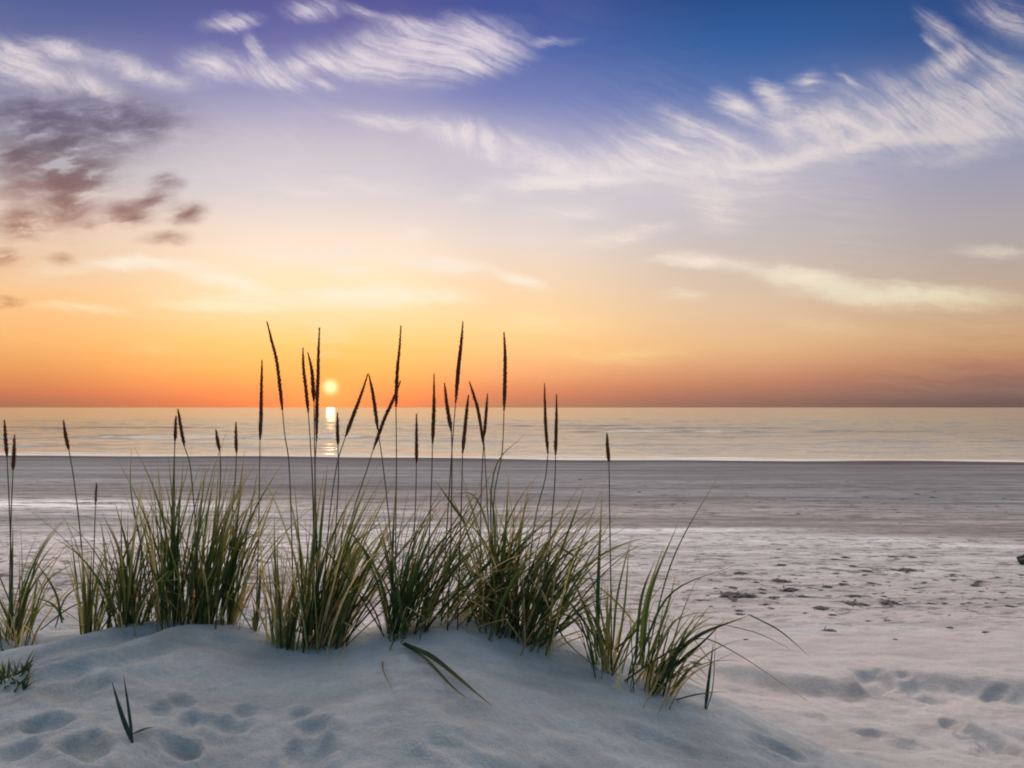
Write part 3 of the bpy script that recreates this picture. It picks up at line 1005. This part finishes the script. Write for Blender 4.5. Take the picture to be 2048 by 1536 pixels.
tuft('grass_tuft', "dark clump rooted low on the dune face, leaves trailing down the sand", 800, 3.16, 52, .13,
     118, 56, (.34, .68), .20, .36, (.05, .95), tint=(.0, .62), kink=.06,
     patches=[(782, 14), (795, 20), (808, 20), (838, 34), (880, 40, .16), (915, 40, .18)],
     explicit=[([(790, 1290), (785, 1120), (792, 965)], .008, .2), ([(800, 1290), (840, 1120), (905, 1000)], .007, .4),
               ([(815, 1290), (880, 1160), (958, 1000)], .007, .6), ([(800, 1290), (780, 1190), (740, 1115)], .005, .4),
               ([(806, 1296, 'g'), (836, 1310, 'g'), (868, 1328, 'g'), (920, 1370, 'g'), (985, 1425, 'g')], .014, .1),
               ([(802, 1298, 'g'), (830, 1314, 'g'), (860, 1338, 'g'), (905, 1385, 'g'), (940, 1412, 'g')], .009, .4),
               ([(930, 1046), (905, 1010), (870, 960)], .006, .2),
               ([(850, 1240), (900, 1150), (960, 1150), (1010, 1215)], .005, .9),
               ([(840, 1240), (900, 1190), (985, 1200), (1040, 1240)], .005, .8)],
     dry_explicit=[([(775, 1300), (765, 1345, 'g'), (790, 1400, 'g')], .004, .2),
                   ([(830, 1250), (880, 1200), (940, 1180), (985, 1225)], .005, .9),
                   ([(835, 1260), (890, 1195), (950, 1205), (1000, 1245)], .005, .7)],
     stalks=[(790, (802, 651), [(799, 695), (795, 737), (793, 775)], (792, 816), [(793, 907), (792, 1010), (791, 1150)]),
             (795, (738, 750), [(747, 795)], (756, 862), [(766, 930), (780, 1060)]),
             (815, (833, 829), [(833, 875)], (833, 928), [(831, 1010), (824, 1150)]),
             (850, (868, 747), [(868, 800), (867, 840)], (865, 889), [(863, 970), (857, 1110)]),
             (895, (889, 767), [(894, 810)], (903, 865), [(904, 920), (902, 1060)]),
             (882, (926, 643), [(922, 690), (917, 735)], (911, 808), [(906, 873), (898, 990), (890, 1120)]),
             (915, (937, 791), [(932, 835)], (925, 908), [(923, 1000), (919, 1120)])])
# --- right of the middle
tuft('grass_tuft', "widest golden green clump on the dune shoulder, leaves arching to the right", 1030, 3.30, 90, .15,
     160, 70, (.36, .72), .18, .40, (.05, 1.0), tint=(.0, .85), kink=.07,
     patches=[(968, 20), (1000, 20), (1032, 24), (1052, 22), (1082, 24)],
     explicit=[([(1050, 1260), (1110, 1130), (1218, 1062)], .009, .2), ([(1060, 1260), (1130, 1080), (1170, 972)], .007, .4),
               ([(1040, 1260), (1090, 1100), (1150, 1010)], .007, .6), ([(1060, 1250), (1140, 1165), (1200, 1160), (1275, 1163)], .006, .1),
               ([(1055, 1290, 3.2), (1120, 1262, 3.2), (1190, 1205, 3.25)], .008, .3), ([(1060, 1270), (1120, 1180), (1190, 1120)], .006, .2),
               ([(1070, 1270), (1130, 1220), (1180, 1130)], .006, .3), ([(1148, 1112), (1128, 1100), (1102, 1078)], .006, .2),
               ([(1000, 1250), (1010, 1080), (1018, 950)], .008, .5), ([(985, 1250), (990, 1060), (975, 955)], .008, .5),
               ([(1030, 1250), (1040, 1080), (1060, 960)], .008, .7), ([(1020, 1250), (960, 1010), (900, 990)], .005, .5),
               ([(990, 1250), (985, 960), (1048, 868)], .004, .4),
               ([(1060, 1240), (1120, 1195), (1180, 1262, 3.15), (1252, 1392, 'g')], .008, .2),
               ([(1075, 1260), (1130, 1228), (1185, 1290, 3.12), (1240, 1375, 'g')], .006, .6),
               ([(1085, 1275), (1110, 1250), (1140, 1300, 'g'), (1235, 1380, 'g')], .005, .4),
               ([(960, 1200), (935, 1130), (880, 1110)], .005, .9)],
     dry_explicit=[([(1020, 1250), (1015, 1140), (1025, 1030)], .009, .7), ([(1030, 1250), (1028, 1150), (1040, 1050)], .009, .6),
                   ([(1010, 1250), (1002, 1140), (1000, 1040)], .008, .8), ([(1025, 1250), (1035, 1130), (1060, 1060)], .008, .5)],
     stalks=[(985, (939, 764), [(948, 792), (957, 825)], (969, 902), [(974, 990), (980, 1120)]),
             (962, (975, 788), [(972, 830)], (968, 875), [(963, 970), (961, 1100)]),
             (990, (1008, 665), [(1010, 705), (1010, 750)], (1008, 824), [(1004, 907), (988, 995), (986, 1120)]),
             (1052, (1089, 767), [(1090, 815), (1092, 860)], (1096, 909), [(1090, 960), (1072, 1030), (1058, 1140)]),
             (1082, (1113, 788), [(1113, 830), (1112, 870)], (1111, 912), [(1109, 976), (1098, 1100)])])
tuft('grass_tuft', "sparse grass tuft with a thick dark upright stem beside the golden clump", 1215, 3.24, 36, .09,
     30, 8, (.22, .48), .06, .34, (.05, .6), tint=(.1, .8), kink=.08,
     explicit=[([(1196, 1290), (1196, 1180), (1204, 985)], .011, .05), ([(1215, 1300), (1190, 1240), (1160, 1205)], .006, .2),
               ([(1225, 1300), (1235, 1190), (1262, 1075)], .006, .5), ([(1235, 1305), (1250, 1200), (1258, 1090)], .006, .6),
               ([(1230, 1300), (1275, 1255), (1300, 1180)], .006, .3)],
     stalks=[(1224, (1214, 867), [(1215, 892)], (1218, 925), [(1219, 990), (1221, 1130)])])
tuft('grass_tuft', "rightmost grass tuft on the dune crest, stiff leaves bowed over to the right", 1305, 3.22, 52, .11,
     44, 30, (.20, .44), .26, .36, (.05, .8), tint=(.0, .8), kink=.10,
     explicit=[([(1310, 1345), (1395, 1272), (1500, 1230)], .011, .1), ([(1325, 1350), (1400, 1290), (1452, 1238)], .009, .2),
               ([(1500, 1230), (1560, 1262), (1618, 1312)], .0035, .3), ([(1320, 1345), (1400, 1255), (1500, 1262), (1585, 1300)], .0035, .4),
               ([(1315, 1345), (1390, 1278), (1470, 1305), (1615, 1402)], .0035, .3), ([(1285, 1335), (1300, 1190), (1356, 1046)], .009, .4),
               ([(1280, 1330), (1290, 1210), (1328, 1090)], .008, .7), ([(1275, 1330), (1340, 1190), (1472, 1130)], .007, .2),
               ([(1270, 1330), (1282, 1200), (1310, 1120)], .008, .3), ([(1290, 1335), (1330, 1230), (1352, 1150)], .007, .5),
               ([(1300, 1340), (1340, 1255), (1365, 1235), (1410, 1222)], .006, .2), ([(1290, 1330), (1345, 1120), (1440, 945)], .0035, .3),
               ([(1330, 1352), (1390, 1300), (1440, 1250)], .008, .15)],
     dry_explicit=[([(1320, 1350), (1345, 1305), (1375, 1290)], .006, .5), ([(1335, 1352), (1360, 1320), (1400, 1300)], .006, .6),
                   ([(1340, 1352), (1370, 1338), (1420, 1330)], .005, .6)])
# --- low plants on the sand in front
def lone(name, label, base, leaves, cat):
    x, y = hit(base[0], base[1], h_full)
    org = Vector((x, y, hz(x, y)))
    r = thing(name, org, label, cat)
    for (pts, w, tn, dd) in leaves:
        mb = MB()
        P_ = [PX(q, y) if len(q) == 3 else P3(q[0], q[1], y + dd * i / (len(pts) - 1)) for i, q in enumerate(pts)]
        mb.blade(spline(P_, 14), w, tn, face=rng.uniform(-0.3, 0.3), base_w=0.45)
        mb.build('leaf', YOUNG, r, org)


lone('grass_shoot', "small dark shoot with two upright leaves alone on the sand at lower left", (266, 1486),
     [([(266, 1488), (244, 1432), (224, 1364)], .0125, .1, .06), ([(265, 1484), (257, 1420), (247, 1350)], .0085, .3, .10),
      ([(264, 1480, 'g'), (288, 1469, 'g'), (312, 1466, 'g')], .011, .1, .03)], "grass shoot")
lone('grass_shoot', "single upright dark blade alone on the sand at the right foot of the dune", (1411, 1420),
     [([(1410, 1424), (1417, 1365), (1427, 1284)], .0115, .2, .05), ([(1412, 1424), (1426, 1370), (1431, 1262)], .003, .5, .06)],
     "grass shoot")
tuft('grass_tuft', "low short shadowed tuft at the left edge in front of the dune crest", 24, 2.86, 40, .08,
     64, 0, (.04, .11), .08, .6, (.2, 1.0), tint=(.0, .5), kink=.1, group=None)


# ------------------------------------------------------------------ drift on the beach
def weed_material():
    m, T = new_mat("dry_seaweed")
    P = T.new('ShaderNodeNewGeometry').outputs['Position']
    c = T.ramp(T.noise(P, 45.0, 4.0, 0.6), [(0.3, (0.020, 0.020, 0.026, 1)), (0.7, (0.075, 0.060, 0.055, 1))])
    p = principled(T, Base_Color=c, Roughness=0.7)
    mat_out(T, p.outputs[0])
    return m


WEED = weed_material()


def weed_mesh(seed, n):
    """a scrap of dried weed: a low heap of curled flat strips over a crumpled core"""
    r = random.Random(seed)
    v, f = [], []
    # crumpled core
    k = 12
    ring = []
    for lv, (rr, zz) in enumerate([(1.0, -0.12), (0.75, 0.22), (0.35, 0.40)]):
        ids = []
        for j in range(k):
            a = 2 * math.pi * j / k
            q = rr * r.uniform(0.45, 1.0)
            ids.append(len(v))
            v.append((math.cos(a) * q * 0.5, math.sin(a) * q * 0.5, zz * r.uniform(0.6, 1.2)))
        ring.append(ids)
    for a, b in zip(ring, ring[1:]):
        for j in range(k):
            f.append((a[j], a[(j + 1) % k], b[(j + 1) % k], b[j]))
    f.append(tuple(ring[-1]))
    for s in range(n):
        a = r.uniform(0, 2 * math.pi)
        p = Vector((r.uniform(-.3, .3), r.uniform(-.3, .3), r.uniform(.05, .35)))
        w = r.uniform(.04, .10)
        i0 = len(v)
        m = 6
        for i in range(m):
            t = i / (m - 1)
            side = Vector((-math.sin(a), math.cos(a), r.uniform(-.3, .3))) * w * (1 - t * .7)
            v += [tuple(p - side), tuple(p + side)]
            a += r.uniform(-.6, .6)
            p = p + Vector((math.cos(a), math.sin(a), 0)) * 0.13
            p.z = max(0.02, p.z + r.uniform(-.14, .09))
        for i in range(m - 1):
            q = i0 + 2 * i
            f.append((q, q + 1, q + 3, q + 2))
    me = bpy.data.meshes.new('seaweed')
    me.from_pydata(v, [], f)
    me.materials.append(WEED)
    return me


WM = [weed_mesh(100 + i, 9) for i in range(7)]


def weed(px, py, wpx, label, group=None, name='seaweed_scrap', cat='seaweed', flat=0.24):
    x, y = hit(px, py)
    s = wpx * 1.2 / F * y
    o = bpy.data.objects.new(name, rng.choice(WM))
    col.objects.link(o)
    o.location = (x, y, hz(x, y))
    o.scale = (s, s * rng.uniform(.6, 1.0), s * flat)
    o.rotation_euler = (0, 0, rng.uniform(-.5, .5))
    tag(o, label, cat, group)
    return o


weed(1466, 1194, 60, "widest black heap of dried seaweed at the left end of the drift line", name='seaweed_heap')
weed(1497, 1195, 40, "black seaweed heap touching the right side of the widest heap", name='seaweed_heap')
weed(1779, 1209, 40, "long low dark seaweed strip in the middle right of the drift line", name='seaweed_heap', flat=.3)
weed(1581, 1181, 40, "rounded dark seaweed clump behind the drift line, right of the widest heap", name='seaweed_heap')
weed(1813, 1141, 36, "isolated dark seaweed clump on pale sand behind the drift line at right", name='seaweed_heap')
weed(1660, 1262, 30, "small brown scrap alone on the smooth pink sand in front of the drift line")
weed(1391, 1327, 22, "tiny dark scrap lying just right of the last grass tuft's foot")
WG = "dark seaweed scraps scattered on the beach"
WL = "small dark scrap of dried seaweed scattered on the pale beach at right"
for (px, py, w) in [(1480, 1148, 34), (1559, 1164, 34), (1606, 1192, 26), (1544, 1194, 22), (1655, 1175, 24), (1685, 1170, 20),
                    (1707, 1192, 30), (1702, 1209, 38), (1724, 1211, 24), (1643, 1217, 36), (1862, 1207, 22), (1890, 1204, 14),
                    (1926, 1207, 18), (1976, 1215, 18), (2018, 1211, 22), (1561, 1131, 20), (1557, 1099, 14), (1786, 1114, 22),
                    (1826, 1115, 22), (1668, 1119, 20), (1690, 1115, 18), (1865, 995, 16), (1835, 989, 14), (1732, 995, 14),
                    (1737, 1243, 16), (1775, 1243, 18), (1899, 1256, 16), (1971, 1266, 16), (1532, 1211, 18), (1769, 1192, 16),
                    (1791, 1280, 12), (1491, 1279, 14), (1160, 959, 10), (1466, 1176, 20), (1512, 1166, 18), (1523, 1180, 20),
                    (1620, 1178, 14), (1760, 1170, 12), (1905, 1150, 14), (1940, 1160, 12), (1850, 1165, 14), (1730, 1150, 14)]:
    weed(px, py, w, WL, WG)
r2 = random.Random(31)
for i in range(105):
    px = r2.uniform(1390, 2048)
    py = min(1232, max(1060, r2.gauss(1178, 30)))
    weed(px, py, r2.choice((6, 7, 9, 11, 14, 19)) * r2.uniform(.8, 1.2), WL, WG)
for i in range(36):
    weed(r2.uniform(1250, 2048), r2.gauss(1005, 18), r2.uniform(5, 11), WL, WG)

# dark driftwood stump cut by the right edge
x, y = hit(2046, 1130)
x += 0.075
dm = MB()
pts = spline([Vector((x - .10, y + .02, hz(x, y) + .02)), Vector((x + .02, y, hz(x, y) + .07)), Vector((x + .28, y + .06, hz(x, y) + .06)),
              Vector((x + .5, y + .2, hz(x, y) + .02))], 14)
for rr, ofs in ((.034, 0.0), (.02, .04)):
    dm.tube([p + Vector((0, ofs, ofs * .8 + rng.uniform(-.008, .008))) for p in pts], rr, rr * .6, .5, 8)
dw = dm.build('driftwood', WEED, None, (x, y, hz(x, y)))
dw.location = (x, y, hz(x, y))
tag(dw, "dark driftwood piece lying on the beach, cut off by the right edge", "driftwood")
